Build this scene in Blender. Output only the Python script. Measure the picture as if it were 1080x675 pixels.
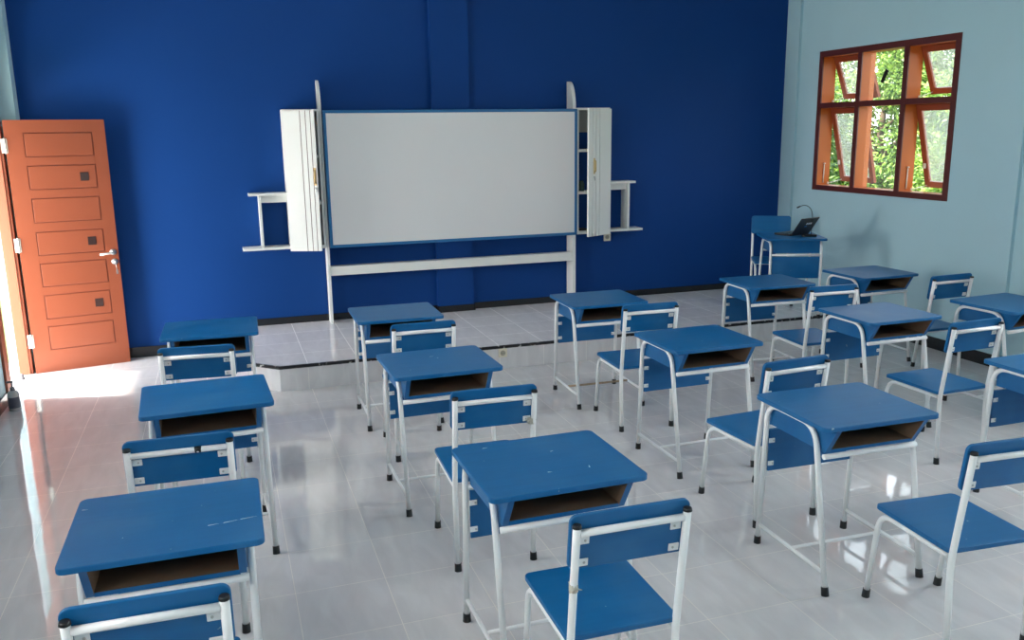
import bpy, bmesh, math, random
from mathutils import Vector, Matrix
for o in list(bpy.data.objects): bpy.data.objects.remove(o)
S = bpy.context.scene
COL = S.collection
PI = math.pi
random.seed(7)

# ------------------------------------------------------------------ camera
CAM_H = 1.8756
cd = bpy.data.cameras.new('camera'); cam = bpy.data.objects.new('camera', cd); COL.objects.link(cam)
cd.sensor_width = 36; cd.sensor_fit = 'HORIZONTAL'; cd.lens = 908.485 / 1080 * 36
cd.clip_start = .05; cd.clip_end = 200
cam.matrix_world = (Matrix.Translation((0, 0, CAM_H)) @ Matrix.Rotation(-.32251, 4, 'Z')
                    @ Matrix.Rotation(PI/2 - .21536, 4, 'X') @ Matrix.Rotation(-.01388, 4, 'Z'))
S.camera = cam
# ------------------------------------------------------------------ exposure, world, sun, window light
S.view_settings.view_transform = 'Standard'; S.view_settings.look = 'None'
S.view_settings.exposure = -0.06; S.view_settings.gamma = 1.0; S.view_settings.use_curve_mapping = False
SKY_STRENGTH = 6.0
SUN_STRENGTH = 22.0
DOOR_POWER = 165
LEFT_WINDOW_POWER = 140
RIGHT_WINDOW_POWER = 190
W = bpy.data.worlds.new('sky'); S.world = W; W.use_nodes = True
nt = W.node_tree; nt.nodes.clear()
wo = nt.nodes.new('ShaderNodeOutputWorld'); bg = nt.nodes.new('ShaderNodeBackground')
tc = nt.nodes.new('ShaderNodeTexCoord'); sx = nt.nodes.new('ShaderNodeSeparateXYZ'); cr = nt.nodes.new('ShaderNodeValToRGB')
cr.color_ramp.elements[0].position = 0.0; cr.color_ramp.elements[0].color = (1.0, 1.0, .98, 1)
cr.color_ramp.elements[1].position = 0.9; cr.color_ramp.elements[1].color = (.62, .8, 1.0, 1)
nt.links.new(tc.outputs['Generated'], sx.inputs[0]); nt.links.new(sx.outputs['Z'], cr.inputs[0])
nt.links.new(cr.outputs[0], bg.inputs[0]); bg.inputs[1].default_value = SKY_STRENGTH
nt.links.new(bg.outputs[0], wo.inputs[0])
sl = bpy.data.lights.new('sun', 'SUN'); so = bpy.data.objects.new('sun', sl); COL.objects.link(so)
sl.energy = SUN_STRENGTH; sl.angle = math.radians(3); sl.color = (1, .95, .85)
so.rotation_euler = Vector((.55, -.13, -.80)).to_track_quat('-Z', 'Y').to_euler()
def area(name, loc, toward, sx_, sy_, power, color=(1, 1, 1), portal=False):
    l = bpy.data.lights.new(name, 'AREA'); o = bpy.data.objects.new(name, l); COL.objects.link(o)
    l.shape = 'RECTANGLE'; l.size = sx_; l.size_y = sy_; l.energy = power; l.color = color
    o.location = loc; o.rotation_euler = Vector(toward).to_track_quat('-Z', 'Z').to_euler()
    if portal: l.cycles.is_portal = True
    return o
XL, XR, YB, YF, ZC = -1.575, 5.72, 7.93, -1.8, 3.4
WT = .15
VIS_WIN = (5.67, 7.41)
RWINS = [VIS_WIN, (2.05, 3.79), (-1.2, .54)]
LWINS = [(3.6, 5.34), (.4, 2.14)]
WZ = (1.26, 2.602)
DOOR = (6.93, 7.665)
for (a, b) in RWINS[1:]:
    area('window_daylight', (XR + WT + .3, (a + b) / 2, 1.93), (-1, 0, -.12), 1.74, 1.34, RIGHT_WINDOW_POWER, (.93, .98, 1))
for (a, b) in LWINS:
    area('window_daylight', (XL - WT - .3, (a + b) / 2, 1.93), (1, 0, -.12), 1.74, 1.34, LEFT_WINDOW_POWER, (1, .98, .95))
area('door_daylight', (XL - WT - 1.0, 7.0, .85), (1, .25, 0), 1.2, 1.5, DOOR_POWER, (1, .98, .96))
area('window_portal', (XR + WT + .02, 6.54, 1.93), (-1, 0, 0), 1.74, 1.34, 1, portal=True)
area('door_portal', (XL - WT - .02, 7.3, 1.25), (1, 0, 0), .74, 2.5, 1, portal=True)

# ------------------------------------------------------------------ materials
def mat(name, col, rough=.5, metal=0, var=0, scale=8, bump=0, bscale=60, spec=.5, coat=0):
    m = bpy.data.materials.new(name); m.use_nodes = True; n = m.node_tree; p = n.nodes['Principled BSDF']
    p.inputs['Base Color'].default_value = (*col, 1); p.inputs['Roughness'].default_value = rough
    p.inputs['Metallic'].default_value = metal; p.inputs['Specular IOR Level'].default_value = spec
    p.inputs['Coat Weight'].default_value = coat
    t = n.nodes.new('ShaderNodeTexCoord')
    if var:
        no = n.nodes.new('ShaderNodeTexNoise'); no.inputs['Scale'].default_value = scale; no.inputs['Detail'].default_value = 5
        n.links.new(t.outputs['Object'], no.inputs['Vector'])
        mx = n.nodes.new('ShaderNodeMix'); mx.data_type = 'RGBA'
        mx.inputs[6].default_value = (*[c * (1 - var) for c in col], 1)
        mx.inputs[7].default_value = (*[min(1, c * (1 + var)) for c in col], 1)
        n.links.new(no.outputs['Fac'], mx.inputs[0]); n.links.new(mx.outputs[2], p.inputs['Base Color'])
    if bump:
        nb = n.nodes.new('ShaderNodeTexNoise'); nb.inputs['Scale'].default_value = bscale; nb.inputs['Detail'].default_value = 3
        n.links.new(t.outputs['Object'], nb.inputs['Vector'])
        bp = n.nodes.new('ShaderNodeBump'); bp.inputs['Strength'].default_value = bump; bp.inputs['Distance'].default_value = .002
        n.links.new(nb.outputs['Fac'], bp.inputs['Height']); n.links.new(bp.outputs[0], p.inputs['Normal'])
    return m

def paint_blue(name, col, rough):
    """painted plywood: faint wood grain, a few chips and scuffs that differ on each object"""
    m = bpy.data.materials.new(name); m.use_nodes = True; n = m.node_tree; L = n.links; p = n.nodes['Principled BSDF']
    p.inputs['Specular IOR Level'].default_value = .38
    t = n.nodes.new('ShaderNodeTexCoord'); oi = n.nodes.new('ShaderNodeObjectInfo')
    sc = n.nodes.new('ShaderNodeVectorMath'); sc.operation = 'SCALE'; sc.inputs[3].default_value = 37
    cx = n.nodes.new('ShaderNodeCombineXYZ')
    for i in range(3): L.new(oi.outputs['Random'], cx.inputs[i])
    L.new(cx.outputs[0], sc.inputs[0])
    ad = n.nodes.new('ShaderNodeVectorMath'); ad.operation = 'ADD'; L.new(t.outputs['Object'], ad.inputs[0]); L.new(sc.outputs[0], ad.inputs[1])
    mp = n.nodes.new('ShaderNodeMapping'); mp.inputs['Scale'].default_value = (3, 38, 38); L.new(ad.outputs[0], mp.inputs[0])
    gr = n.nodes.new('ShaderNodeTexNoise'); gr.inputs['Scale'].default_value = 1; gr.inputs['Detail'].default_value = 4; L.new(mp.outputs[0], gr.inputs[0])
    cl = n.nodes.new('ShaderNodeTexNoise'); cl.inputs['Scale'].default_value = 5; cl.inputs['Detail'].default_value = 3; L.new(ad.outputs[0], cl.inputs[0])
    mx = n.nodes.new('ShaderNodeMix'); mx.data_type = 'RGBA'; L.new(gr.outputs['Fac'], mx.inputs[0])
    mx.inputs[6].default_value = (*[c * .88 for c in col], 1); mx.inputs[7].default_value = (*[c * 1.12 for c in col], 1)
    rp = n.nodes.new('ShaderNodeValToRGB'); rp.color_ramp.elements[0].position = .45; rp.color_ramp.elements[1].position = .75
    L.new(cl.outputs['Fac'], rp.inputs[0])
    mu = n.nodes.new('ShaderNodeMath'); mu.operation = 'MULTIPLY'; mu.inputs[1].default_value = .10; L.new(rp.outputs[0], mu.inputs[0])
    m2 = n.nodes.new('ShaderNodeMix'); m2.data_type = 'RGBA'; L.new(mu.outputs[0], m2.inputs[0]); L.new(mx.outputs[2], m2.inputs[6]); m2.inputs[7].default_value = (.2, .42, .62, 1)
    ch = n.nodes.new('ShaderNodeTexNoise'); ch.inputs['Scale'].default_value = 34; ch.inputs['Detail'].default_value = 2; L.new(ad.outputs[0], ch.inputs[0])
    cr2 = n.nodes.new('ShaderNodeValToRGB'); cr2.color_ramp.elements[0].position = .765; cr2.color_ramp.elements[1].position = .79; L.new(ch.outputs['Fac'], cr2.inputs[0])
    m3 = n.nodes.new('ShaderNodeMix'); m3.data_type = 'RGBA'; L.new(cr2.outputs[0], m3.inputs[0]); L.new(m2.outputs[2], m3.inputs[6]); m3.inputs[7].default_value = (.35, .45, .5, 1)
    L.new(m3.outputs[2], p.inputs['Base Color'])
    mr = n.nodes.new('ShaderNodeMapRange'); mr.inputs[3].default_value = rough - .07; mr.inputs[4].default_value = rough + .1
    L.new(cl.outputs['Fac'], mr.inputs[0]); L.new(mr.outputs[0], p.inputs['Roughness'])
    bp = n.nodes.new('ShaderNodeBump'); bp.inputs['Strength'].default_value = .12; bp.inputs['Distance'].default_value = .001
    L.new(gr.outputs['Fac'], bp.inputs['Height']); L.new(bp.outputs[0], p.inputs['Normal'])
    return m

def tile_mat(name, x0, y0, rough=.045, k=1.0):
    m = bpy.data.materials.new(name); m.use_nodes = True; n = m.node_tree; L = n.links; p = n.nodes['Principled BSDF']
    ge = n.nodes.new('ShaderNodeNewGeometry')
    sb = n.nodes.new('ShaderNodeVectorMath'); sb.operation = 'SUBTRACT'; sb.inputs[1].default_value = (x0, y0, 0); L.new(ge.outputs['Position'], sb.inputs[0])
    br = n.nodes.new('ShaderNodeTexBrick'); br.offset = 0; br.squash = 1
    br.inputs['Scale'].default_value = 1; br.inputs['Brick Width'].default_value = .378; br.inputs['Row Height'].default_value = .378
    br.inputs['Mortar Size'].default_value = .0016 if k == 1 else .0024; br.inputs['Mortar Smooth'].default_value = .1; br.inputs['Bias'].default_value = 0
    br.inputs['Color1'].default_value = (.67 * k, .655 * k, .66 * k, 1); br.inputs['Color2'].default_value = (.71 * k, .695 * k, .695 * k, 1); br.inputs['Mortar'].default_value = (.80, .76, .70, 1) if k == 1 else (.92, .90, .86, 1)
    L.new(sb.outputs[0], br.inputs['Vector'])
    mp = n.nodes.new('ShaderNodeMapping'); mp.inputs['Rotation'].default_value = (0, 0, .6); mp.inputs['Scale'].default_value = (9, 2.6, 3); L.new(sb.outputs[0], mp.inputs[0])
    no = n.nodes.new('ShaderNodeTexNoise'); no.inputs['Scale'].default_value = 1.3; no.inputs['Detail'].default_value = 6; no.inputs['Distortion'].default_value = .8; L.new(mp.outputs[0], no.inputs[0])
    rp = n.nodes.new('ShaderNodeValToRGB'); rp.color_ramp.elements[0].position = .35; rp.color_ramp.elements[0].color = (.94, .935, .94, 1)
    rp.color_ramp.elements[1].position = .7; rp.color_ramp.elements[1].color = (1.05, 1.05, 1.05, 1); L.new(no.outputs['Fac'], rp.inputs[0])
    mu = n.nodes.new('ShaderNodeMix'); mu.data_type = 'RGBA'; mu.blend_type = 'MULTIPLY'; mu.inputs[0].default_value = 1
    L.new(br.outputs['Color'], mu.inputs[6]); L.new(rp.outputs[0], mu.inputs[7]); L.new(mu.outputs[2], p.inputs['Base Color'])
    ro = n.nodes.new('ShaderNodeMapRange'); ro.inputs[3].default_value = rough; ro.inputs[4].default_value = .5; L.new(br.outputs['Fac'], ro.inputs[0]); L.new(ro.outputs[0], p.inputs['Roughness'])
    wv = n.nodes.new('ShaderNodeTexNoise'); wv.inputs['Scale'].default_value = 5; wv.inputs['Detail'].default_value = 1; L.new(sb.outputs[0], wv.inputs[0])
    b1 = n.nodes.new('ShaderNodeBump'); b1.inputs['Strength'].default_value = .25; b1.inputs['Distance'].default_value = .003; L.new(wv.outputs['Fac'], b1.inputs['Height'])
    b2 = n.nodes.new('ShaderNodeBump'); b2.invert = True; b2.inputs['Strength'].default_value = .4; b2.inputs['Distance'].default_value = .001
    L.new(br.outputs['Fac'], b2.inputs['Height']); L.new(b1.outputs[0], b2.inputs['Normal']); L.new(b2.outputs[0], p.inputs['Normal'])
    p.inputs['Specular IOR Level'].default_value = .5
    return m

def glass_mat(name, dust=.1):
    m = bpy.data.materials.new(name); m.use_nodes = True; n = m.node_tree; n.nodes.clear(); L = n.links
    o = n.nodes.new('ShaderNodeOutputMaterial'); tr = n.nodes.new('ShaderNodeBsdfTransparent'); gl = n.nodes.new('ShaderNodeBsdfGlossy'); df = n.nodes.new('ShaderNodeBsdfTranslucent')
    d2 = n.nodes.new('ShaderNodeBsdfDiffuse'); a2 = n.nodes.new('ShaderNodeMixShader')
    lw = n.nodes.new('ShaderNodeLayerWeight'); pw = n.nodes.new('ShaderNodeMath'); pw.operation = 'POWER'; pw.inputs[1].default_value = 4; L.new(lw.outputs['Facing'], pw.inputs[0]); fr = n.nodes.new('ShaderNodeMapRange'); fr.inputs[3].default_value = .04; fr.inputs[4].default_value = .8; L.new(pw.outputs[0], fr.inputs[0]); gl.inputs['Roughness'].default_value = .02
    tr.inputs[0].default_value = (.97, .985, .98, 1); df.inputs[0].default_value = (.8, .82, .8, 1); d2.inputs[0].default_value = (.8, .82, .8, 1)
    no = n.nodes.new('ShaderNodeTexNoise'); no.inputs['Scale'].default_value = 9; mr = n.nodes.new('ShaderNodeMapRange'); mr.inputs[3].default_value = dust * .4; mr.inputs[4].default_value = dust * 1.6
    L.new(no.outputs['Fac'], mr.inputs[0])
    L.new(df.outputs[0], a2.inputs[1]); L.new(d2.outputs[0], a2.inputs[2])
    a = n.nodes.new('ShaderNodeMixShader'); b = n.nodes.new('ShaderNodeMixShader')
    L.new(mr.outputs[0], a.inputs[0]); L.new(tr.outputs[0], a.inputs[1]); L.new(a2.outputs[0], a.inputs[2])
    L.new(fr.outputs[0], b.inputs[0]); L.new(a.outputs[0], b.inputs[1]); L.new(gl.outputs[0], b.inputs[2]); L.new(b.outputs[0], o.inputs[0])
    return m

def leaf_mat(name, c1, c2):
    m = bpy.data.materials.new(name); m.use_nodes = True; n = m.node_tree; L = n.links; p = n.nodes['Principled BSDF']
    t = n.nodes.new('ShaderNodeTexCoord'); no = n.nodes.new('ShaderNodeTexNoise'); no.inputs['Scale'].default_value = 14; L.new(t.outputs['Object'], no.inputs[0])
    rp = n.nodes.new('ShaderNodeValToRGB'); rp.color_ramp.elements[0].position = .38; rp.color_ramp.elements[0].color = (*c1, 1)
    rp.color_ramp.elements[1].position = .62; rp.color_ramp.elements[1].color = (*c2, 1); L.new(no.outputs['Fac'], rp.inputs[0]); L.new(rp.outputs[0], p.inputs['Base Color'])
    p.inputs['Roughness'].default_value = .45
    tl = n.nodes.new('ShaderNodeBsdfTranslucent'); L.new(rp.outputs[0], tl.inputs[0])
    mx = n.nodes.new('ShaderNodeMixShader'); mx.inputs[0].default_value = .35; L.new(p.outputs[0], mx.inputs[1]); L.new(tl.outputs[0], mx.inputs[2])
    L.new(mx.outputs[0], n.nodes['Material Output'].inputs[0])
    return m

M = dict(
    wall_blue=mat('deep_blue_wall_paint', (.0045, .049, .222), .6, spec=.15, var=.06, scale=1.5, bump=.25, bscale=40),
    wall_light=mat('pale_blue_wall_paint', (.42, .62, .69), .65, spec=.25, var=.04, scale=2, bump=.2, bscale=50),
    ceil=mat('white_ceiling_paint', (.80, .82, .84), .8, var=.02),
    outer=mat('outer_plaster', (.7, .68, .62), .8, var=.05),
    black_tile=mat('black_skirting_tile', (.012, .012, .015), .25, var=.2, scale=6),
    tile=tile_mat('white_floor_tile', 2.055, 2.645),
    ptile=tile_mat('platform_tile', 2.035, 6.396, .12, 1.15),
    blue=paint_blue('blue_painted_wood', (.001, .113, .305), .38),
    blue2=paint_blue('blue_painted_panel', (.001, .108, .30), .40),
    white=mat('white_enamelled_steel', (.87, .88, .88), .32, var=.03, scale=30),
    rust=mat('rusty_steel', (.36, .26, .16), .6, var=.35, scale=40),
    rubber=mat('black_rubber', (.008, .008, .009), .45),
    raw=mat('raw_plywood', (.20, .12, .07), .7, var=.25, scale=14),
    board=mat('whiteboard_enamel', (.70, .71, .71), .28, var=.015, scale=2),
    bframe=mat('blue_board_frame', (.015, .14, .34), .35, var=.05),
    lam=mat('white_laminate', (.76, .77, .74), .38, var=.02, scale=5),
    groove=mat('dark_red_groove', (.16, .06, .05), .6, var=.1),
    gback=mat('grey_hardboard', (.30, .31, .30), .7, var=.05),
    brass=mat('aged_brass', (.50, .36, .18), .3, metal=.9, var=.1),
    steel=mat('brushed_steel', (.55, .55, .54), .28, metal=.9, var=.05),
    galv=mat('galvanised_hinge', (.75, .70, .62), .4, metal=.3, var=.1, scale=40),
    door=mat('orange_door_paint', (.265, .066, .030), .40, spec=.35, var=.05, scale=4),
    door_groove=mat('door_groove_shade_dirt', (.20, .04, .02), .55, var=.1),  # darker than the leaf: groove shadow and dirt put into the colour
    orange=mat('orange_frame_paint', (.50, .115, .018), .4, var=.06, scale=6, spec=.3),
    sash=mat('red_brown_sash_paint', (.28, .055, .02), .4, var=.08, scale=6, spec=.3),
    jamb=mat('door_frame_paint', (.34, .095, .05), .5, var=.06, scale=6, spec=.25),
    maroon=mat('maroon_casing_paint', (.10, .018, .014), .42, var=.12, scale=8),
    smoke=mat('smoked_glass', (.045, .025, .022), .12, var=.2),
    glass=glass_mat('clear_glass', .03), dusty=glass_mat('dusty_glass', .24),
    ivory=mat('ivory_plastic', (.80, .74, .58), .4, var=.02), socket_in=mat('socket_recess', (.42, .39, .30), .5, var=.05),
    blackp=mat('black_plastic', (.008, .008, .009), .35, var=.1), screen=mat('dark_screen', (.01, .01, .012), .1, var=.05),
    sticker=mat('white_sticker', (.85, .87, .88), .5, var=.02), bsticker=mat('blue_sticker', (.05, .25, .6), .5, var=.02),
    bottle=mat('clear_grey_plastic', (.55, .53, .52), .25, var=.06), label=mat('dark_grey_label', (.10, .10, .13), .5, var=.2, scale=60),
    pump=mat('grey_pump_plastic', (.14, .13, .14), .35, var=.05),
    tape=mat('masking_tape', (.50, .47, .40), .7, var=.12, scale=40),
    jar=mat('green_glass_jar', (.03, .07, .06), .1, var=.2), 
    grass=mat('grass_ground', (.10, .17, .04), .9, var=.4, scale=3), concrete=mat('pale_concrete', (.62, .60, .56), .85, var=.08, scale=2),
    bark=mat('brown_bark', (.14, .09, .055), .9, var=.3, scale=20),
    leaf=leaf_mat('green_leaves', (.09, .19, .025), (.32, .45, .08)), leaf2=leaf_mat('dark_green_leaves', (.035, .10, .02), (.17, .27, .06)),
)

# ------------------------------------------------------------------ mesh helpers
class B:
    def __init__(s): s.bm = bmesh.new(); s.mats = []
    def mi(s, m):
        if m not in s.mats: s.mats.append(m)
        return s.mats.index(m)
    def _merge(s, t, m, smooth=False):
        i = s.mi(m)
        for f in t.faces: f.material_index = i; f.smooth = smooth
        me = bpy.data.meshes.new('tmp'); t.to_mesh(me); t.free(); s.bm.from_mesh(me); bpy.data.meshes.remove(me)
    def box(s, x0, x1, y0, y1, z0, z1, m, bev=0, mtx=None):
        t = bmesh.new(); bmesh.ops.create_cube(t, size=1)
        for v in t.verts: v.co = Vector((x0 + (v.co.x + .5) * (x1 - x0), y0 + (v.co.y + .5) * (y1 - y0), z0 + (v.co.z + .5) * (z1 - z0)))
        if bev: bmesh.ops.bevel(t, geom=t.edges[:], offset=bev, segments=2, affect='EDGES', profile=.5)
        if mtx: t.transform(mtx)
        s._merge(t, m); return s
    def prism(s, pts, axis, a, b, m, bev=0, mtx=None):
        """outline pts in the plane normal to axis, extruded from a to b"""
        t = bmesh.new()
        def P(u, v, w): return {'x': (w, u, v), 'y': (u, w, v), 'z': (u, v, w)}[axis]
        va = [t.verts.new(P(u, v, a)) for u, v in pts]; vb = [t.verts.new(P(u, v, b)) for u, v in pts]
        t.faces.new(va); t.faces.new(vb[::-1])
        for i in range(len(pts)):
            j = (i + 1) % len(pts); t.faces.new((va[i], vb[i], vb[j], va[j]))
        bmesh.ops.recalc_face_normals(t, faces=t.faces[:])
        if bev:
            ed = [e for e in t.edges if len(e.link_faces) == 2 and any(len(f.verts) == len(pts) and len(pts) > 4 or f.normal.dot(Vector(P(0, 0, 1))) ** 2 > .5 for f in e.link_faces)]
            bmesh.ops.bevel(t, geom=ed, offset=bev, segments=2, affect='EDGES', profile=.5)
        if mtx: t.transform(mtx)
        s._merge(t, m); return s
    def tube(s, pts, r, m, seg=10, r2=None, cap=True):
        pts = [Vector(p) for p in pts]; t = bmesh.new(); rings = []; n = len(pts)
        tg = []
        for i in range(n):
            d = (pts[min(i + 1, n - 1)] - pts[max(i - 1, 0)]).normalized(); tg.append(d)
        up = Vector((1, 0, 0)) if abs(tg[0].x) < .9 else Vector((0, 0, 1))
        u = (up - tg[0] * up.dot(tg[0])).normalized()
        for i in range(n):
            u = (u - tg[i] * u.dot(tg[i])).normalized(); w = tg[i].cross(u)
            rr = r if r2 is None else r + (r2 - r) * i / (n - 1)
            rings.append([t.verts.new(pts[i] + (u * math.cos(2 * PI * k / seg) + w * math.sin(2 * PI * k / seg)) * rr) for k in range(seg)])
        for i in range(n - 1):
            for k in range(seg):
                f = t.faces.new((rings[i][k], rings[i][(k + 1) % seg], rings[i + 1][(k + 1) % seg], rings[i + 1][k]))
        if cap: t.faces.new(rings[0][::-1]); t.faces.new(rings[-1])
        bmesh.ops.recalc_face_normals(t, faces=t.faces[:])
        i = s.mi(m)
        for f in t.faces: f.material_index = i; f.smooth = len(f.verts) == 4
        me = bpy.data.meshes.new('tmp'); t.to_mesh(me); t.free(); s.bm.from_mesh(me); bpy.data.meshes.remove(me); return s
    def lathe(s, prof, c, m, seg=20, mtx=None):
        t = bmesh.new(); rings = []
        for r, z in prof:
            rings.append([t.verts.new((c[0] + r * math.cos(2 * PI * k / seg), c[1] + r * math.sin(2 * PI * k / seg), c[2] + z)) for k in range(seg)])
        for i in range(len(prof) - 1):
            for k in range(seg): t.faces.new((rings[i][k], rings[i][(k + 1) % seg], rings[i + 1][(k + 1) % seg], rings[i + 1][k]))
        t.faces.new(rings[0][::-1]); t.faces.new(rings[-1])
        bmesh.ops.recalc_face_normals(t, faces=t.faces[:])
        if mtx: t.transform(mtx)
        s._merge(t, m, True); return s
    def obj(s, name, parent=None, **props):
        me = bpy.data.meshes.new(name); s.bm.to_mesh(me); s.bm.free()
        for m in s.mats: me.materials.append(m)
        o = bpy.data.objects.new(name, me); COL.objects.link(o)
        if parent: o.parent = parent
        for k, v in props.items(): o[k] = v
        return o
def rrect(x0, x1, y0, y1, r, n=5):
    out = []
    for cx, cy, a in ((x1 - r, y1 - r, 0), (x0 + r, y1 - r, PI/2), (x0 + r, y0 + r, PI), (x1 - r, y0 + r, 3*PI/2)):
        for i in range(n + 1): out.append((cx + r * math.cos(a + PI/2 * i / n), cy + r * math.sin(a + PI/2 * i / n)))
    return out
def path(pts, rad, n=7):
    """polyline with its inner corners rounded"""
    pts = [Vector(p) for p in pts]; out = [pts[0]]
    for i in range(1, len(pts) - 1):
        r = rad[i - 1]; a, b, c = pts[i - 1], pts[i], pts[i + 1]
        p = b + (a - b).normalized() * r; q = b + (c - b).normalized() * r
        for k in range(n + 1):
            t = k / n; out.append(p * (1 - t) ** 2 + b * 2 * t * (1 - t) + q * t * t)
    out.append(pts[-1]); return out
def empty(name, loc=(0, 0, 0), rz=0, **props):
    o = bpy.data.objects.new(name, None); COL.objects.link(o); o.location = loc; o.rotation_euler = (0, 0, rz); o.empty_display_size = .1
    for k, v in props.items(): o[k] = v
    return o
KIDS = {}
def copy_tree(o, parent=None):
    c = o.copy(); COL.objects.link(c)
    if parent: c.parent = parent
    for ch in [x for x in bpy.data.objects if x.parent == o]: copy_tree(ch, c)
    return c
def retag(o, loc, rz, label=None, group=None):
    o.location = loc; o.rotation_euler = (0, 0, rz)
    if label: o['label'] = label
    if group: o['group'] = group
    return o

# ------------------------------------------------------------------ setting
PX0, PY0, PH = .10, 6.41, .1925
b = B(); b.box(XL - 3, XR + 1.5, YF - 1.5, YB + .2, -.2, -.002, M['concrete'])
b.obj('trim_1', kind='structure')
b = B(); b.box(XL - WT, XR + WT, YF - WT, YB + .2, -.002, 0, M['tile']); b.obj('floor', kind='structure')
b = B(); b.box(-60, 70, -40, 80, -.5, -.21, M['grass']); b.obj('garden_ground', kind='structure')
b = B(); b.box(XL - 1.6, XR + 1.1, YF - .8, YB + .9, ZC, ZC + .14, M['ceil']); b.obj('ceiling', kind='structure')  # left overhang is an unseen eave, added to keep the sun out
def wall_x(x0, x1, y0, y1, openings, m):
    """wall lying along y with rectangular openings (ya, yb, za, zb)"""
    w = B(); cur = y0
    for (a, c, za, zb) in sorted(openings):
        w.box(x0, x1, cur, a, 0, ZC, m)
        if za > 0: w.box(x0, x1, a, c, 0, za, m)
        w.box(x0, x1, a, c, zb, ZC, m); cur = c
    w.box(x0, x1, cur, y1, 0, ZC, m); return w
w = wall_x(XR, XR + WT, YF - WT, YB + .2, [(a, c, *WZ) for a, c in RWINS], M['wall_light'])
w.box(XR - .03, XR, 4.99, 5.35, 0, ZC, M['wall_light']); w.box(XR - .03, XR, 7.72, YB, 0, ZC, M['wall_light'])
w.obj('wall_right', kind='structure')
w = wall_x(XL - WT, XL, YF - WT, YB + .2, [(a, c, *WZ) for a, c in LWINS] + [(DOOR[0], DOOR[1] + .055, 0, 2.55)], M['wall_light'])
w.box(XL, XL + .115, 7.79, YB, 0, ZC, M['wall_light'])
w.obj('wall_left', kind='structure')
w = B(); w.box(XL, XR, YB, YB + .15, 0, ZC, M['wall_blue']); w.box(1.893, 2.245, YB - .06, YB, PH, ZC, M['wall_blue']); w.obj('wall_back', kind='structure')
w = B(); w.box(XL, XR, YF - .15, YF, 0, ZC, M['wall_light']); w.obj('wall_front', kind='structure')
# teaching platform with its chamfered left corner
pl = [(PX0, YB), (PX0, PY0 + .215), (PX0 + .215, PY0), (XR, PY0), (XR, YB)]
p = B(); p.prism(pl, 'z', 0, PH, M['ptile'])
e = .004
tr = [(PX0 - e, YB), (PX0 - e, PY0 + .215 - e / 2), (PX0 + .215 - e / 2, PY0 - e), (XR, PY0 - e), (XR, PY0 + .012), (PX0 + .22, PY0 + .012), (PX0 + .012, PY0 + .22), (PX0 + .012, YB)]
def dash_mat():
    m = mat('black_edge_trim', (.012, .012, .014), .3); n = m.node_tree; pbs = n.nodes['Principled BSDF']
    ge = n.nodes.new('ShaderNodeNewGeometry'); mp = n.nodes.new('ShaderNodeMapping'); mp.inputs['Scale'].default_value = (22, 22, 22); n.links.new(ge.outputs['Position'], mp.inputs[0])
    no = n.nodes.new('ShaderNodeTexNoise'); no.inputs['Scale'].default_value = 1; n.links.new(mp.outputs[0], no.inputs[0])
    rp = n.nodes.new('ShaderNodeValToRGB'); rp.color_ramp.elements[0].position = .60; rp.color_ramp.elements[0].color = (.012, .012, .014, 1)
    rp.color_ramp.elements[1].position = .66; rp.color_ramp.elements[1].color = (.55, .54, .52, 1); n.links.new(no.outputs['Fac'], rp.inputs[0]); n.links.new(rp.outputs[0], pbs.inputs['Base Color'])
    return m
po = p.obj('platform', kind='structure')
q = B(); q.prism(tr, 'z', PH - .022, PH + .0015, dash_mat()); q.obj('trim_2', kind='structure')
# skirting
q = B(); q.box(XL + .115, PX0, YB - .012, YB, 0, .09, M['black_tile']); q.box(PX0, 1.893, YB - .012, YB, PH, PH + .062, M['black_tile'])
q.box(1.888, 2.25, YB - .072, YB - .06, PH, PH + .062, M['black_tile']); q.box(2.245, 2.257, YB - .072, YB - .012, PH, PH + .062, M['black_tile']); q.box(1.881, 1.893, YB - .072, YB - .012, PH, PH + .062, M['black_tile'])
q.box(2.257, XR - .03, YB - .012, YB, PH, PH + .062, M['black_tile']); q.obj('baseboard_back', kind='structure')
q = B(); q.box(XR - .012, XR, YF, 4.99, 0, .10, M['black_tile']); q.box(XR - .042, XR - .03, 4.98, 5.36, 0, .10, M['black_tile']); q.box(XR - .012, XR, 5.36, PY0 - .004, 0, .10, M['black_tile'])
q.box(XR - .012, XR, PY0 + .02, 7.72, PH + .002, PH + .062, M['black_tile']); q.obj('baseboard_right', kind='structure')
q = B(); q.box(XL, XL + .012, YF, DOOR[0] - .09, 0, .09, M['black_tile']); q.obj('baseboard_left', kind='structure')

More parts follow.
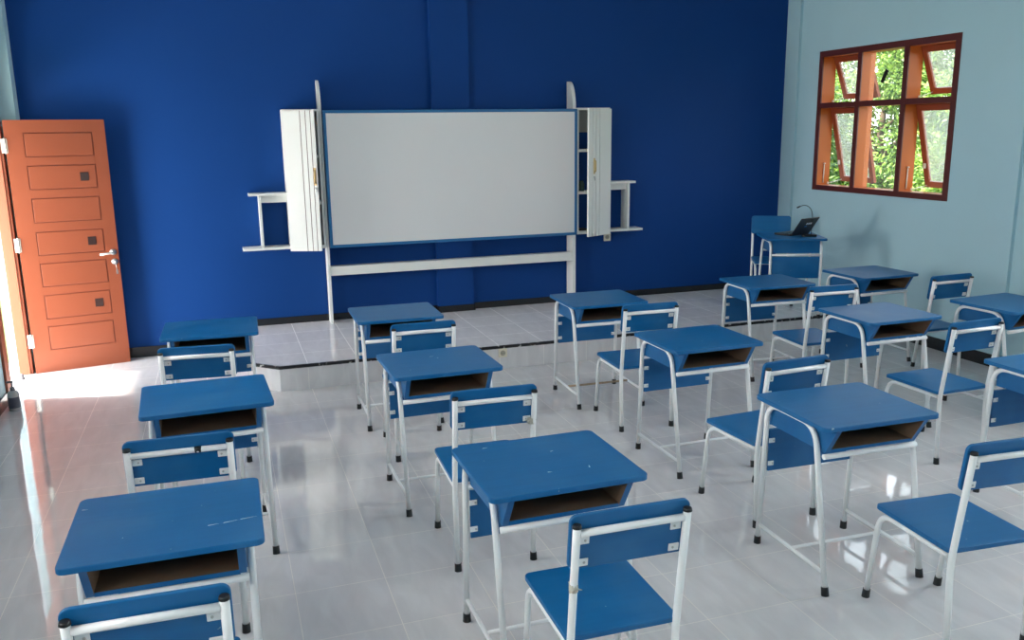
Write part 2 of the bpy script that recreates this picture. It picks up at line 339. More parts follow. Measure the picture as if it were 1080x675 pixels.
# ------------------------------------------------------------------ windows (local: x = outwards, y = along the wall, z up; origin = inner wall face, lower corner)
def make_window(name, sash_tilt, marks=False):
    r = empty(name, kind='structure'); Wd, Hh = 1.74, WZ[1] - WZ[0]; D = .15
    ys = [(0, .055), (.555, .610), (1.135, 1.19), (1.685, 1.74)]; zt = (.80, .85)
    fr = B(); cs = B()
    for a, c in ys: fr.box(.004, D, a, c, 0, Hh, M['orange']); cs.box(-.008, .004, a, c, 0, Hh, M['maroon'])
    for i in range(3):
        a, c = ys[i][1], ys[i + 1][0]
        for z0, z1 in ((0, .05), zt, (Hh - .055, Hh)):
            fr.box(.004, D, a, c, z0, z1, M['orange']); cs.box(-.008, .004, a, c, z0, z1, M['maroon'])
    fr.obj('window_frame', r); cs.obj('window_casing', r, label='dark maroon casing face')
    for i in range(3):
        a, c = ys[i][1], ys[i + 1][0]
        for j, (z0, z1) in enumerate(((.05, zt[0]), (zt[1], Hh - .055))):
            if i == 1:
                g_ = B(); g_.box(D - .055, D - .050, a - .003, c + .003, z0 - .003, z1 + .003, M['glass']); g_.obj('window_pane', r)
                continue
            ang = sash_tilt[j]
            h = z1 - z0 - .012; mtx = Matrix.Translation((D - .04, 0, z1 - .006)) @ Matrix.Rotation(-ang, 4, 'Y')
            sf = B(); t_ = .03; wv = .052
            sf.box(0, t_, a + .006, a + .006 + wv, -h, 0, M['sash'], mtx=mtx); sf.box(0, t_, c - .006 - wv, c - .006, -h, 0, M['sash'], mtx=mtx)
            sf.box(0, t_, a + .006 + wv, c - .006 - wv, -wv, 0, M['sash'], mtx=mtx); sf.box(0, t_, a + .006 + wv, c - .006 - wv, -h, -h + wv, M['sash'], mtx=mtx)
            sa = sf.obj('window_sash', r)
            gp = B(); gp.box(t_ * .4, t_ * .4 + .004, a + wv, c - wv, -h + wv - .006, -wv + .006, M['dusty'], mtx=mtx); gp.obj('glass_pane', sa)
            # friction stay and sash fastener
            st = B(); sgn_y = c - .022
            foot = mtx @ Vector((0, 0, -h + .02)); 
            st.tube([(D - .03, sgn_y, z0 + .012), (foot.x - .01, sgn_y - .02, foot.z)], .004, M['galv'], 8)
            st.tube([(D - .03, sgn_y, z0 + .006), (D - .03, sgn_y, z0 + .024)], .008, M['galv'], 8)
            if j == 0:
                hk = mtx @ Vector((-.006, c - .03, -h + .2)); st.box(hk.x - .008, hk.x + .006, c - .045, c - .02, hk.z - .025, hk.z + .02, M['galv'], .003)
                st.tube(path([(D - .075, c - .006, z0 + .02), (D - .075, c - .008, z0 + .10), (D - .075, c - .01, z0 + .20)], [.03]), .005, M['galv'], 8)
                st.lathe([(.001, -.006), (.012, -.003), (.012, .003), (.001, .006)], (D - .075, c - .012, z0 + .21), M['galv'], 10)
            st.obj('sash_stay', sa, label='pale metal stay')
    return r
win = make_window('window_1', (math.radians(14), math.radians(21)))
win.location = (XR, VIS_WIN[0], WZ[0])
for k, (a, c) in enumerate(RWINS[1:]):
    w2 = copy_tree(win); w2.name = 'window_%d' % (k + 2); w2.location = (XR, a, WZ[0])
for k, (a, c) in enumerate(LWINS):
    w2 = copy_tree(win); w2.name = 'window_%d' % (k + 4); w2.location = (XL, c, WZ[0]); w2.rotation_euler = (0, 0, PI)
t_ = B(); t_.box(-.002, .0015, -.021, .021, -.062, .062, M['blackp'], mtx=Matrix.Rotation(.46, 4, 'X'))
o = t_.obj('tape_strip', label='small black tape strip stuck on the upper middle pane of the window', category='tape'); o.location = (XR + .093, 6.612, 2.322)

# ------------------------------------------------------------------ door
HX, HY = -1.535, 7.656
ang = math.atan2(7.795 - 7.656, .70)
dr = empty('door_1', (HX, HY, 0), ang, kind='structure')
LW, LH = .712, 2.015
rows = [(1.73, 1.92), (1.475, 1.667), (1.215, 1.412), (.955, 1.147), (.70, .895), (.436, .637), (.18, .38)]
d = B(); U0, U1, gp, g = .127, .617, .007, .006
d.box(.002, LW - .002, g, .038, .004, LH - .002, M['door_groove'])
d.box(0, U0, 0, .040, 0, LH, M['door']); d.box(U1, LW, 0, .040, 0, LH, M['door'])
zs = [LH] + [v for a, c in rows for v in (c, a)] + [0]
for i in range(0, len(zs), 2): d.box(U0, U1, 0, .040, zs[i + 1], zs[i], M['door'])
for a, c in rows: d.box(U0 + gp, U1 - gp, .0, .040, a + gp, c - gp, M['door'], .003)
leaf = d.obj('door_leaf', dr)
for i in (1, 3, 5):
    zc = (rows[i][0] + rows[i][1]) / 2 - .002
    s_ = B(); s_.box(.494, .556, -.003, .002, zc - .033, zc + .035, M['smoke'], .002); s_.obj('glass_inlay', leaf, label='small square dark glass inlay')
for z in (1.82, 1.05, .27):
    h_ = B(); h_.box(-.028, .0, -.004, .001, z - .055, z + .055, M['galv'], .001); h_.box(.001, .016, -.003, .001, z - .055, z + .055, M['galv'], .001)
    h_.tube([(0, -.006, z - .058), (0, -.006, z + .058)], .007, M['galv'], 10); h_.obj('door_hinge', leaf, label='pale steel butt hinge')
h_ = B(); h_.lathe([(.026, 0), (.026, .006), (.012, .008), (.010, .045)], (0, 0, 0), M['steel'], 20, Matrix.Translation((.672, 0, .945)) @ Matrix.Rotation(PI/2, 4, 'X'))
h_.tube(path([(.672, -.045, .945), (.672, -.052, .945), (.565, -.050, .935)], [.006]), .0095, M['steel'], 12); h_.obj('door_handle', leaf, label='brushed steel lever handle')
h_ = B(); h_.lathe([(.026, 0), (.026, .006), (.014, .010), (.013, .016)], (0, 0, 0), M['steel'], 20, Matrix.Translation((.677, 0, .865)) @ Matrix.Rotation(PI/2, 4, 'X'))
h_.box(.675, .679, -.045, -.016, .856, .874, M['steel'], .001); h_.tube([(.677, -.035, .86), (.684, -.034, .80)], .003, M['steel'], 6); h_.box(.676, .692, -.036, -.032, .765, .80, M['steel'], .001)
h_.obj('door_lock', leaf, label='round steel lock with a key hanging in it')
# frame of the doorway in the left wall, going up to a fanlight
f_ = B()
for y0, y1 in ((DOOR[1], DOOR[1] + .055), (DOOR[0] - .055, DOOR[0])):
    f_.box(XL - .08, XL + .018, y0, y1, 0, 2.55, M['jamb'], .003); 
f_.box(XL - .06, XL + .0, DOOR[1] - .014, DOOR[1], 0, 2.03, M['jamb']); f_.box(XL - .08, XL + .014, DOOR[0], DOOR[1], 2.03, 2.09, M['jamb']); f_.box(XL - .08, XL + .014, DOOR[0], DOOR[1], 2.49, 2.55, M['jamb'])
f_.box(XL + .0, XL + .018, DOOR[0] - .12, DOOR[0] - .055, 0, 2.58, M['jamb'], .003)
f_.obj('door_2', kind='structure')
g_ = B(); g_.box(XL - .04, XL - .035, DOOR[0], DOOR[1], 2.09, 2.49, M['glass']); g_.obj('window_6', kind='structure')

# ------------------------------------------------------------------ whiteboard and its storage
YW = 7.74
wb = empty('whiteboard', (2.07, YW, PH), label='large blank whiteboard in a blue frame on two white posts against the blue wall', category='whiteboard')
ox, oy, oz = 2.07, YW, PH
def rel(bld, name, parent, off, **pr):
    bld.bm.transform(Matrix.Translation(-Vector(off))); return bld.obj(name, parent, **pr)
bl, br_, zt, zb = .8925, 3.262, 2.077, .886
s_ = B(); s_.box(bl + .022, br_ - .022, YW - .008, YW + .006, zb + .022, zt - .022, M['board']); surf = rel(s_, 'writing_surface', wb, (ox, oy, oz))
s_ = B()
s_.box(bl, br_, YW - .014, YW + .016, zb, zb + .026, M['bframe'], .003); s_.box(bl, br_, YW - .014, YW + .016, zt - .026, zt, M['bframe'], .003)
s_.box(bl, bl + .026, YW - .014, YW + .016, zb + .026, zt - .026, M['bframe'], .003); s_.box(br_ - .026, br_, YW - .014, YW + .016, zb + .026, zt - .026, M['bframe'], .003)
s_.box(bl + .02, br_ - .02, YW + .007, YW + .012, zb + .02, zt - .02, M['bframe'])
rel(s_, 'board_frame', wb, (ox, oy, oz), label='blue board frame')
for x0, x1 in ((.866, .887), (3.230, 3.262)):
    y0, y1 = YW + .022, YB - .014
    out = [(y0, PH), (y1, PH), (y1, 2.335)]
    for k in range(9):
        a = PI / 2 * k / 8; out.append((y0 + (y1 - y0) * .9 * (1 - math.sin(a)) , 2.335 - .26 * (1 - math.cos(a))))
    s_ = B(); s_.prism(out, 'x', x0, x1, M['lam']); rel(s_, 'post', wb, (ox, oy, oz))
s_ = B(); s_.box(.888, 3.229, YW + .03, YB - .075, .630, .712, M['lam'], .003); rel(s_, 'lower_shelf', wb, (ox, oy, oz))

def cabinet(x0, x1, side, label):
    """side -1: hinge on the left, +1: hinge on the right"""
    o = empty('wall_cabinet', ((x0 + x1) / 2, YW, .888), label=label, category='cabinet')
    off = ((x0 + x1) / 2, YW, .888); z0, z1, t = .888, 2.086, .018; yb = YB - .002
    s_ = B(); s_.box(x0, x0 + t, YW, yb, z0, z1, M['lam'], .001); s_.box(x1 - t, x1, YW, yb, z0, z1, M['lam'], .001)
    s_.box(x0 + t, x1 - t, YW, yb, z1 - t, z1, M['lam']); s_.box(x0 + t, x1 - t, YW, yb, z0, z0 + .03, M['lam'])
    body = rel(s_, 'body', o, off)
    s_ = B(); s_.box(x0 + t, x1 - t, yb - .02, yb - .012, 1.86, z1 - t, M['gback']); rel(s_, 'back_panel', o, off, label='grey back panel')
    for z in (1.675, 1.275):
        s_ = B(); s_.box(x0 + t, x1 - t, YW + .008, yb, z, z + .026, M['lam']); rel(s_, 'shelf', o, off)
    # door
    wd = x1 - x0 - (.030 if side < 0 else .004); a = math.radians(22 if side < 0 else 27)
    hx = x0 + .002 if side < 0 else x1 - .002
    R = Matrix.Translation((hx, YW - .003, 0)) @ Matrix.Rotation(-a if side < 0 else a, 4, 'Z')
    s_ = B(); sg = 1 if side < 0 else -1
    cuts = [0, .56 * wd, .73 * wd, .88 * wd, wd] if side < 0 else [0, .52 * wd, .68 * wd, .84 * wd, wd]
    def bx(u0, u1, v0, v1, z0_, z1_, m, bev=0):
        a_, b_ = sorted((sg * u0, sg * u1)); s_.box(a_, b_, v0, v1, z0_, z1_, m, bev, mtx=R)
    bx(.001, wd - .001, -.012, -.001, .880, 2.073, M['groove'])
    for i in range(4): bx(cuts[i] + (.0032 if i else 0), cuts[i + 1] - (.0032 if i < 3 else 0), -.018, 0, .879, 2.075, M['lam'])
    dd = rel(s_, 'cabinet_door', o, off)
    s_ = B(); hu = wd * .93 if side < 0 else wd * .76
    zc = 1.52 if side < 0 else 1.545
    def PP(u, v, z): return R @ Vector((sg * u, v, z))
    s_.tube(path([PP(hu, -.018, zc - .055), PP(hu, -.038, zc - .05), PP(hu, -.038, zc + .05), PP(hu, -.018, zc + .055)], [.012, .012]), .006, M['brass'], 10)
    s_.box(sg * hu - .010, sg * hu + .010, -.021, -.018, zc - .075, zc + .075, M['brass'], .001, mtx=R)
    s_.lathe([(.010, 0), (.010, .004), (.006, .006)], (0, 0, 0), M['steel'], 12, R @ Matrix.Translation((sg * hu, -.018, zc - .10)) @ Matrix.Rotation(PI/2, 4, 'X'))
    s_.box(sg * hu - .002, sg * hu + .002, -.034, -.022, zc - .135, zc - .095, M['steel'], .001, mtx=R)
    rel(s_, 'door_handle', dd, off, label='brass pull handle with a small lock under it')
    return o
cabinet(.553, .860, -1, 'narrow white cabinet at the left end of the whiteboard, its grooved door slightly ajar')
cabinet(3.266, 3.607, 1, 'narrow white cabinet at the right end of the whiteboard, door open showing its shelves')

def side_shelf(xc, xo, xs, xb, label):
    """xc cabinet side, xo outer end of the top shelf, xs upright centre, xb outer end of the bottom shelf"""
    off = (xs, YB, .893); o = empty('wall_shelf', off, label=label, category='shelf'); y0, y1 = YB - .165, YB - .002
    def bb(xa, xb_, *a, name): 
        s_ = B(); lo, hi = sorted((xa, xb_)); s_.box(lo, hi, *a, M['lam'], .0015); rel(s_, name, o, off)
    sgn = 1 if xo > xc else -1
    bb(xc + sgn * .001, xo, y0, y1, 1.362, 1.384, name='top_shelf'); bb(xc + sgn * .001, xb, y0, y1, .893, .915, name='bottom_shelf')
    bb(xs - .011, xs + .011, y0 + .012, y1, .916, 1.361, name='upright'); bb(xc + sgn * .001, xs - sgn * .0115, y0 + .05, y0 + .066, 1.30, 1.361, name='apron')
side_shelf(.553, .230, .322, .152, 'white open wall shelf projecting left of the whiteboard cabinet')
side_shelf(3.607, 3.905, 3.835, 3.990, 'white open wall shelf projecting right of the whiteboard cabinet')
j = B(); j.lathe([(.026, 0), (.030, .01), (.030, .07), (.02, .085), (.02, .10)], (0, 0, 0), M['jar']); o = j.obj('glass_jar', label='small dark green jar on the middle shelf of the open right cabinet', category='jar'); o.location = (3.345, 7.82, 1.301)
j = B(); j.box(-.04, .04, -.05, .05, 0, .018, M['blackp'], .003); o = j.obj('board_eraser', label='small black eraser lying on the bottom of the open right cabinet', category='eraser'); o.location = (3.345, 7.82, .919)

def socket(loc, label, w=.075, h=.08, deep=.012):
    o = empty('wall_socket', loc, label=label, category='socket')
    s_ = B(); s_.box(-w/2, w/2, -deep, 0, -h/2, h/2, M['ivory'], .003); s_.obj('cover_plate', o)
    s_ = B(); s_.lathe([(.022, 0), (.022, .003), (.019, .0035)], (0, 0, 0), M['socket_in'], 20, Matrix.Translation((0, -deep, 0)) @ Matrix.Rotation(PI/2, 4, 'X'))
    for sx_ in (-.007, .007): s_.lathe([(.0028, 0), (.0028, .0005)], (0, 0, 0), M['blackp'], 8, Matrix.Translation((sx_, -deep - .0035, 0)) @ Matrix.Rotation(PI/2, 4, 'X'))
    s_.obj('plug_recess', o, label='round plug recess')
socket((3.673, YB, .822), 'ivory power socket on the blue wall below the right whiteboard cabinet')
socket((2.058, PY0, .134), 'ivory power socket on the white tiled front of the teaching platform', .072, .072, .010)

# ------------------------------------------------------------------ student desk (origin on the floor, +y towards the whiteboard)
TR = .0118
def foot(parent, p, up):
    p = Vector(p); up = Vector(up).normalized(); e_ = p + up * .036
    f = B(); f.tube([p, p + up * .004, p + up * .03, e_], .0165, M['rubber'], 12, r2=.0145); return f.obj('rubber_foot', parent, label='black rubber foot')
def bracket(parent, x0, x1, y0, y1, z, screw_y, ydir):
    t = B(); t.box(min(x0, x1), max(x0, x1), y0, y1, z - .011, z + .011, M['white'], .002)
    t.lathe([(.0042, 0), (.0036, .0022)], (0, 0, 0), M['steel'], 8, Matrix.Translation((x0 * .25 + x1 * .75, screw_y, z)) @ Matrix.Rotation(PI/2 * (1 if ydir < 0 else -1), 4, 'X'))
    return t.obj('bracket', parent, label='white metal fixing tab')
def make_desk(w=.559, dpt=.4975):
    r = empty('school_desk'); hw = w / 2; fx = hw - .043; hd = dpt / 2
    t = B(); t.prism(rrect(-hw, hw, -hd, hd, .026), 'z', .700, .720, M['blue'], .003); t.obj('tabletop', r)
    # open book box hanging under the top
    bx = B(); sx_ = fx - .0155; wl = .022
    side = [(-.175, .586), (.200, .586), (.200, .6995), (-.243, .6995)]
    bx.prism(side, 'x', -sx_, -sx_ + wl, M['blue2']); bx.prism(side, 'x', sx_ - wl, sx_, M['blue2'])
    bx.box(-sx_ + wl, sx_ - wl, -.178, .200, .586, .600, M['blue2']); bx.box(-sx_ + wl, sx_ - wl, .186, .200, .600, .6995, M['blue2'])
    bx.mi(M['raw']); k = bx.mi(M['raw'])
    bx.bm.faces.ensure_lookup_table(); bx.bm.normal_update()
    for f in bx.bm.faces:
        c = f.calc_center_median(); n = f.normal
        if abs(abs(c.x) - (sx_ - wl)) < .002 and n.x * c.x < 0: f.material_index = k
        if abs(c.z - .600) < .001 and n.z > .5: f.material_index = k
        if abs(c.y - .186) < .001 and n.y < -.5: f.material_index = k
    bx.obj('book_box', r, label='open book box, blue outside and raw brown wood inside')
    for s in (-1, 1):
        x = s * fx
        far0, near0 = Vector((x, .237, 0)), Vector((x, -.256, 0))
        far1, near1 = Vector((x, .206, .6865)), Vector((x, -.128, .6865))
        fr = B(); P_ = path([far0 + Vector((0, -.0014, .03)), far1, near1, near0 + Vector((0, .0056, .03))], [.085, .085], 9)
        fr.tube(P_, TR, M['white'], 10); fo = fr.obj('side_frame', r)
        foot(fo, far0, far1 - far0); foot(fo, near0, near1 - near0)
        rl = B(); rl.tube([(x, .233 - TR, .097), (x, -.2385 + TR, .091)], .0085, M['white'], 8); rl.obj('foot_rail', fo)
    xb = fx - TR * .8
    for y, z, rr in ((.212, .572, .0095), (-.177, .571, .0120)):
        c = B(); c.tube([(-xb, y, z), (xb, y, z)], rr, M['white'], 8); c.obj('cross_rail', r)
    c = B(); c.tube([(-fx + .008, -.015, .096), (fx - .008, -.015, .096)], .0075, M['white'], 8); c.obj('foot_cross_rail', r)
    pn = B(); pn.box(-fx + .016, fx - .016, .206, .217, .362, .556, M['blue2'], .002); po = pn.obj('modesty_panel', r)
    for s in (-1, 1):
        for z in (.508, .400): bracket(po, s * (fx - TR), s * (fx - .042), .2015, .2055, z, .2015, -1)
    return r

# ------------------------------------------------------------------ student chair (origin under the backrest caps, +y is the way the sitter faces)
def make_chair():
    r = empty('school_chair'); cx = .173
    st = B(); st.prism(rrect(-.184, .184, .050, .455, .022), 'z', .402, .420, M['blue'], .003)
    st.obj('seat', r)
    for s in (-1, 1):
        x = s * cx
        top, mid, knee, ft = Vector((x, 0, .795)), Vector((x, .030, .56)), Vector((x, .053, .37)), Vector((x, .034, 0))
        up = B(); up.tube(path([top, mid, knee, ft + Vector((0, .0015, .03))], [.12, .06]), .0122, M['white'], 10); uo = up.obj('rear_leg', r)
        cp = B(); cp.tube([top - Vector((0, 0, .004)), top + Vector((0, 0, .002)), top + Vector((0, 0, .006))], .0142, M['rubber'], 12, r2=.012); cp.obj('end_cap', uo, label='black rubber end cap')
        foot(uo, ft, knee - ft)
        fl = B(); f0 = Vector((x, .480, 0)); ftop = Vector((x, .432, .3905))
        fl.tube(path([f0 + Vector((0, -.0035, .03)), ftop, (x, .053 + .012, .388)], [.075], 9), .0112, M['white'], 10); fo = fl.obj('front_leg', r); foot(fo, f0, ftop - f0)
    for y, z in ((.10, .388), (.345, .389)):
        c = B(); c.tube([(-cx + .009, y, z), (cx - .009, y, z)], .009, M['white'], 8); c.obj('seat_rail', r)
    c = B(); c.tube([(-cx + .01, .0035, .771), (cx - .01, .0035, .771)], .0112, M['white'], 10); c.obj('back_rail', r)
    # backrest follows the lean of the uprights
    tilt = math.atan2(.026, .2); mtx = Matrix.Translation((0, .0215, .735)) @ Matrix.Rotation(tilt, 4, 'X')
    bk = B(); bk.prism(rrect(-.189, .189, -.090, .088, .024), 'y', 0, .013, M['blue'], .003, mtx); bo = bk.obj('backrest', r)
    for s in (-1, 1):
        for z in (.741, .668):
            t = B(); zz = z - .735; u0, u1 = s * (cx - .011), s * (cx - .045)
            t.box(min(u0, u1), max(u0, u1), -.0045, -.0005, zz - .0125, zz + .0125, M['white'], .002, mtx=mtx)
            t.lathe([(.0042, 0), (.0036, .0022)], (0, 0, 0), M['steel'], 8, mtx @ Matrix.Translation((s * (cx - .032), -.0045, zz)) @ Matrix.Rotation(PI/2, 4, 'X'))
            t.obj('bracket', bo, label='white metal fixing tab')
    return r

DESKS = {
 'A3': (-.234, 2.693, -.006, 'front blue school desk of the row by the door, white scratches on top'),
 'A2': (-.134, 4.039, .045, 'blue school desk second from the camera in the row by the door'),
 'A1': (-.120, 5.521, -.021, 'blue school desk closest to the orange door, beside the chamfered platform corner'),
 'B1': (1.036, 5.552, -.013, 'blue school desk closest to the platform in the second row from the door'),
 'B2': (1.003, 4.226, .014, 'blue school desk in front of the socket on the platform, second row from the door'),
 'B3': (1.024, 2.724, .011, 'blue school desk with scuffed top at the front centre of the picture'),
 'C1': (2.472, 5.478, -.029, 'blue school desk with rusty foot rail at the platform, third row from the door'),
 'C2': (2.504, 4.179, .013, 'middle blue school desk of the third row counted from the door'),
 'C3': (2.460, 2.889, -.021, 'blue school desk standing over the bright window reflections on the tiled floor'),
 'D1': (3.961, 5.616, -.054, 'blue school desk just in front of the teacher desk, at the platform edge'),
 'D2': (3.922, 4.354, .008, 'blue school desk whose top shines palest with window light'),
 'D3': (3.585 + .28, 3.239 - .249, 0, 'blue school desk cut by the right picture edge, nearest of those on the right'),
 'E1': (4.975, 5.660, .021, 'blue school desk with pale shining top directly below the orange framed window'),
 'E2': (4.938, 4.286, .081, 'blue school desk nearest the pale blue right wall, partly out of the picture'),
}
CHAIRS = {
 'A3': (-.241, 2.003, -.020, 'blue school chair in the bottom left corner, behind the scratched desk'),
 'A2': (-.212, 3.147, -.032, 'blue school chair with chipped back rail, middle chair of the row by the door'),
 'A1': (-.180, 4.567, -.101, 'blue school chair behind the desk closest to the orange door'),
 'B1': (1.037, 4.680, -.017, 'blue school chair between the two farther desks of the second row from the door'),
 'B2': (1.028, 3.312, -.040, 'blue school chair behind the scuffed front centre desk, tape scrap on its right tab'),
 'B3': (1.043, 2.053, -.017, 'blue school chair at the bottom centre with crumpled tape round its left upright'),
 'C1': (2.474, 4.678, -.045, 'blue school chair behind the desk below the right end of the whiteboard'),
 'C2': (2.489, 3.247, .075, 'blue school chair between the two nearer desks of the third row from the door'),
 'C3': (2.508, 2.087, -.069, 'blue school chair in the lower right, seat in full view, beside the bright floor reflections'),
 'D1': (3.907, 4.764, -.063, 'blue school chair between the desk before the teacher desk and the pale shining desk'),
 'D2': (3.904, 3.572, .033, 'blue school chair with its seat in view behind the palest shining desk'),
 'E1': (4.967, 4.800, .013, 'blue school chair close to the right wall, directly under the window corner'),
 'E2': (5.080, 3.640, .0, 'blue school chair almost out of the picture at the right, only a seat corner showing'),
}
desk0 = make_desk(); chair0 = make_chair()
desks, chairs = {}, {}
for i, (k, (x, y, a, lab)) in enumerate(DESKS.items()):
    o = desk0 if i == 0 else copy_tree(desk0); desks[k] = retag(o, (x, y, 0), a, lab, 'blue school desks in rows'); o['category'] = 'desk'
for i, (k, (x, y, a, lab)) in enumerate(CHAIRS.items()):
    o = chair0 if i == 0 else copy_tree(chair0); chairs[k] = retag(o, (x, y, 0), a, lab, 'blue school chairs behind the desks'); o['category'] = 'chair'
desks['B3'].scale = (1.025, 1, 1); desks['B3'].location.x += .006
def kids(o, nm): return [c for c in bpy.data.objects if c.parent == o and c.name.split('.')[0] == nm]
c = kids(desks['C1'], 'foot_cross_rail')[0]; c.data = c.data.copy(); c.data.materials[0] = M['rust']; c['label'] = 'rusty brown foot rail'
# scratches on desk A3, chip on chair A2, tape on chairs B2 and B3
def scratch(desk, pts, wd):
    s_ = B()
    for (x0, y0, x1, y1) in pts:
        d_ = Vector((x1 - x0, y1 - y0, 0)); n_ = Vector((-d_.y, d_.x, 0)).normalized() * wd; p_ = Vector((x0, y0, 0))
        s_.prism([(p_ + n_)[:2], (p_ + d_)[:2], (p_ - n_)[:2], (p_ - d_ * .03)[:2]], 'z', .7198, .7204, M['sticker'])
    s_.obj('scratch_mark', desk, label='white scratch marks')
scratch(desks['A3'], [(.165, -.095, .205, -.088), (.215, -.086, .262, -.080), (.120, -.099, .150, -.096), (-.262, .155, -.245, .153), (-.12, -.10, -.117, -.098)], .0012)
scratch(desks['B3'], [(-.03, -.10, -.015, -.103), (-.17, .20, -.15, .203), (.12, -.11, .125, -.09), (.05, .08, .062, .085)], .0022)
scratch(desks['B2'], [(-.02, .09, 0, .093), (.01, .05, .018, .055)], .002)
s_ = B(); s_.tube([(.052, .0035, .771), (.062, .0035, .772), (.074, .0035, .771)], .0116, M['rubber'], 10); s_.obj('paint_chip', chairs['A2'], label='dark chip in the white paint')
def tape(ch, x, y, z, seed):
    random.seed(seed); s_ = B()
    s_.tube([(x, y, z - .012), (x, y, z + .012)], .0138, M['tape'], 12)
    for k in range(4):
        a = random.uniform(0, 2 * PI); l = random.uniform(.022, .034)
        mt = Matrix.Translation((x, y, z + random.uniform(-.006, .006))) @ Matrix.Rotation(a, 4, 'Z') @ Matrix.Rotation(random.uniform(-.5, .5), 4, 'X')
        s_.box(.008, l, -.006, .006, -.0006, .0006, M['tape'], mtx=mt)
    s_.obj('tape_wrap', ch, label='crumpled strip of masking tape')
tape(chairs['B3'], -.173, .026, .595, 3)
tape(chairs['B2'], .160, .018, .66, 5)

# ------------------------------------------------------------------ teacher's corner
TX, TY, TA = 4.91, 6.626, PI - .39
td = copy_tree(desk0); td.name = 'teacher_desk'; retag(td, (TX, TY, PH), TA, 'blue teacher desk on the platform in the far right corner, carrying a laptop'); td.scale = (.94, 1, 1)
for c in [x for x in bpy.data.objects if x.parent == td and x.name.startswith('scratch')]: bpy.data.objects.remove(c)
if 'group' in td: del td['group']
tcx, tcy = 5.225, 7.385
tch = copy_tree(chair0); tch.name = 'teacher_chair'; retag(tch, (tcx, tcy, PH), PI - .50, 'blue chair on the platform facing the class behind the teacher desk'); del tch['group']
# laptop: hinge line from h0, its base towards the back left, lid leaning to the right
h0 = Vector((4.885, 6.590, PH + .7205)); lp = empty('laptop', h0, 0, label='open black laptop with three white dots on its lid, on the teacher desk', category='laptop')
hd_ = Vector((.257, .08, 0)).normalized(); WL = .262
nd = Vector((-hd_.y, hd_.x, 0))
Rm = Matrix((( hd_.x, nd.x, 0, 0), (hd_.y, nd.y, 0, 0), (0, 0, 1, 0), (0, 0, 0, 1)))
s_ = B(); s_.box(0, WL, .004, .185, .0, .016, M['blackp'], .004, mtx=Rm); bs = s_.obj('laptop_base', lp)
s_ = B()
for i in range(10):
    for k in range(4): s_.box(.018 + i * .023, .036 + i * .023, .025 + k * .021, .042 + k * .021, .016, .0175, M['screen'], mtx=Rm)
s_.obj('keyboard', bs)
RL = Rm @ Matrix.Translation((0, .002, .012)) @ Matrix.Rotation(math.radians(34), 4, 'X')
s_ = B(); s_.box(0, WL, -.008, .0, 0, .187, M['blackp'], .003, mtx=RL); lid = s_.obj('laptop_lid', lp)
s_ = B(); s_.box(.012, WL - .012, .0, .001, .014, .175, M['screen'], mtx=RL); s_.obj('laptop_screen', lid)
s_ = B()
for k in range(3): s_.lathe([(.0125, 0), (.0125, .0006)], (0, 0, 0), M['sticker'], 16, RL @ Matrix.Translation((.125 + k * .030, -.008, .122)) @ Matrix.Rotation(PI/2, 4, 'X'))
s_.obj('lid_emblem', lid, label='three white dots in a row')
s_ = B(); s_.box(.112, .146, -.0086, -.008, .085, .098, M['bsticker'], mtx=RL); s_.obj('lid_sticker', lid, label='small blue sticker')
# gooseneck microphone
mc = empty('gooseneck_microphone', (5.005, 6.492, PH + .7205), -.35, label='black gooseneck microphone on a flat base in front of the laptop', category='microphone')
s_ = B(); s_.prism(rrect(-.065, .065, -.035, .035, .02), 'z', 0, .022, M['blackp'], .004); s_.box(-.02, .02, -.022, -.008, .022, .026, M['screen'], .001); s_.obj('microphone_base', mc)
s_ = B(); s_.tube(path([(.02, .01, .02), (.028, .012, .18), (.005, .012, .262), (-.055, .012, .287), (-.098, .010, .268)], [.05, .04, .03]), .0032, M['blackp'], 8); s_.obj('gooseneck', mc)
s_ = B(); s_.tube([(-.092, .010, .272), (-.120, .008, .260)], .0065, M['blackp'], 10); s_.obj('microphone_head', mc)

# ------------------------------------------------------------------ things by the door
bt = empty('pump_bottle', (-1.492, 6.64, 0), 0, label='small grey pump bottle on the floor against the left wall by the door', category='bottle')
s_ = B(); s_.lathe([(.034, 0), (.038, .004), (.038, .118), (.030, .136), (.014, .146)], (0, 0, 0), M['bottle']); s_.obj('bottle_body', bt)
s_ = B(); s_.lathe([(.0386, .022), (.0388, .024), (.0388, .098), (.0386, .10)], (0, 0, 0), M['label']); s_.obj('bottle_label', bt, label='dark grey label')
s_ = B(); s_.lathe([(.016, .144), (.017, .146), (.017, .166), (.008, .170), (.006, .172), (.006, .20)], (0, 0, 0), M['pump'])
s_.box(-.032, .010, -.009, .009, .20, .214, M['pump'], .003); s_.obj('pump', bt)
s_ = B(); s_.lathe([(.018, 0), (.020, .004), (.018, .012), (.014, .03), (.012, .044), (.004, .048)], (0, 0, 0), M['pump']); o = s_.obj('door_stop', label='small grey door stop on the floor at the foot of the door frame', category='door stop'); o.location = (-1.605, 7.50, 0)

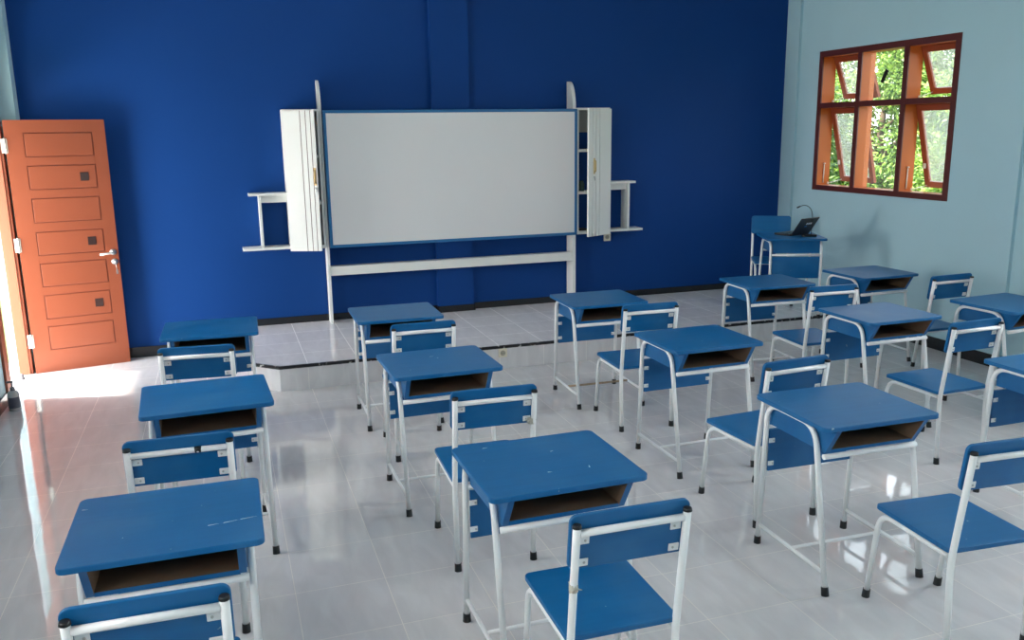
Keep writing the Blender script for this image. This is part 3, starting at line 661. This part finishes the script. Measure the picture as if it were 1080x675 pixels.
# ------------------------------------------------------------------ garden beyond the window
def make_tree(seed, leafm, h=3.4, rad=1.05, n=17000, ls=.105):
    random.seed(seed); r = empty('garden_tree')
    t = B()
    t.tube([(0, 0, -.2), (.05, .02, .8), (-.03, .05, 1.8), (.06, 0, h * .7)], .10, M['bark'], 9, r2=.035)
    for k in range(9):
        a = random.uniform(0, 2 * PI); z = random.uniform(.5, h * .62); l = rad * random.uniform(.5, .85)
        t.tube([(0, 0, z), (l * .5 * math.cos(a), l * .5 * math.sin(a), z + .3), (l * math.cos(a), l * math.sin(a), z + .75)], .035, M['bark'], 6, r2=.01)
    t.obj('trunk', r)
    clumps = []
    for k in range(60):
        a = random.uniform(0, 2 * PI); z = random.uniform(.2, h); q_ = rad * (1.0 if z < h * .6 else 1.0 - (z - h * .6) / (h * .4) * .6) * math.sqrt(random.uniform(.1, 1))
        clumps.append((q_ * math.cos(a), q_ * math.sin(a), z, random.uniform(.28, .52)))
    vs, fs = [], []
    for i in range(n):
        cx_, cy_, cz_, cr_ = random.choice(clumps)
        v = Vector((random.gauss(0, 1), random.gauss(0, 1), random.gauss(0, 1))).normalized() * cr_ * random.uniform(.55, 1.08)
        p_ = Vector((cx_, cy_, cz_)) + v
        dr_ = (v.normalized() + Vector((random.uniform(-.8, .8), random.uniform(-.8, .8), random.uniform(-1.0, .3)))).normalized()
        sd = dr_.cross(Vector((random.uniform(-.4, .4), random.uniform(-.4, .4), 1))).normalized(); L_ = ls * random.uniform(.6, 1.25)
        up_ = sd.cross(dr_) * L_ * .12; b0 = len(vs)
        vs += [p_, p_ + dr_ * L_ * .45 + sd * L_ * .26 - up_, p_ + dr_ * L_, p_ + dr_ * L_ * .45 - sd * L_ * .26 - up_, p_ + dr_ * L_ * .5 + up_]
        fs += [(b0, b0 + 1, b0 + 4), (b0 + 1, b0 + 2, b0 + 4), (b0 + 2, b0 + 3, b0 + 4), (b0 + 3, b0, b0 + 4)]
    me = bpy.data.meshes.new('foliage'); me.from_pydata([tuple(v) for v in vs], [], fs); me.materials.append(leafm)
    f = bpy.data.objects.new('foliage', me); COL.objects.link(f); f.parent = r
    return r
ta = make_tree(11, M['leaf']); tb = make_tree(23, M['leaf2'], 3.2, 1.05, 18000, .09)
spots = []
for dist, offs, hs in ((12.6, (-4.4, -1.45, 1.5, 4.5), .95), (16.0, (-6.2, -3.1, 0, 3.1, 6.2), 1.12), (19.6, (-4.8, -1.6, 1.6, 4.8), 1.30)):
    for i_, of in enumerate(offs):
        spots.append((dist * .66 + of * .75, dist * .75 - of * .66, len(spots) * 1.9, (i_ + int(dist)) % 2, hs))
first = {0: ta, 1: tb}; used = set()
for x, y, a, k, hs in spots:
    o = first[k] if k not in used else copy_tree(first[k]); used.add(k)
    retag(o, (x, y, -.21), a, 'bright green leafy tree in the garden outside the orange framed window' if k == 0 else 'dark green leafy bush in the garden outside the orange framed window',
          'tall garden trees outside the window' if k == 0 else 'dark garden bushes outside the window'); o['category'] = 'tree'; o.scale = (1, 1, hs)
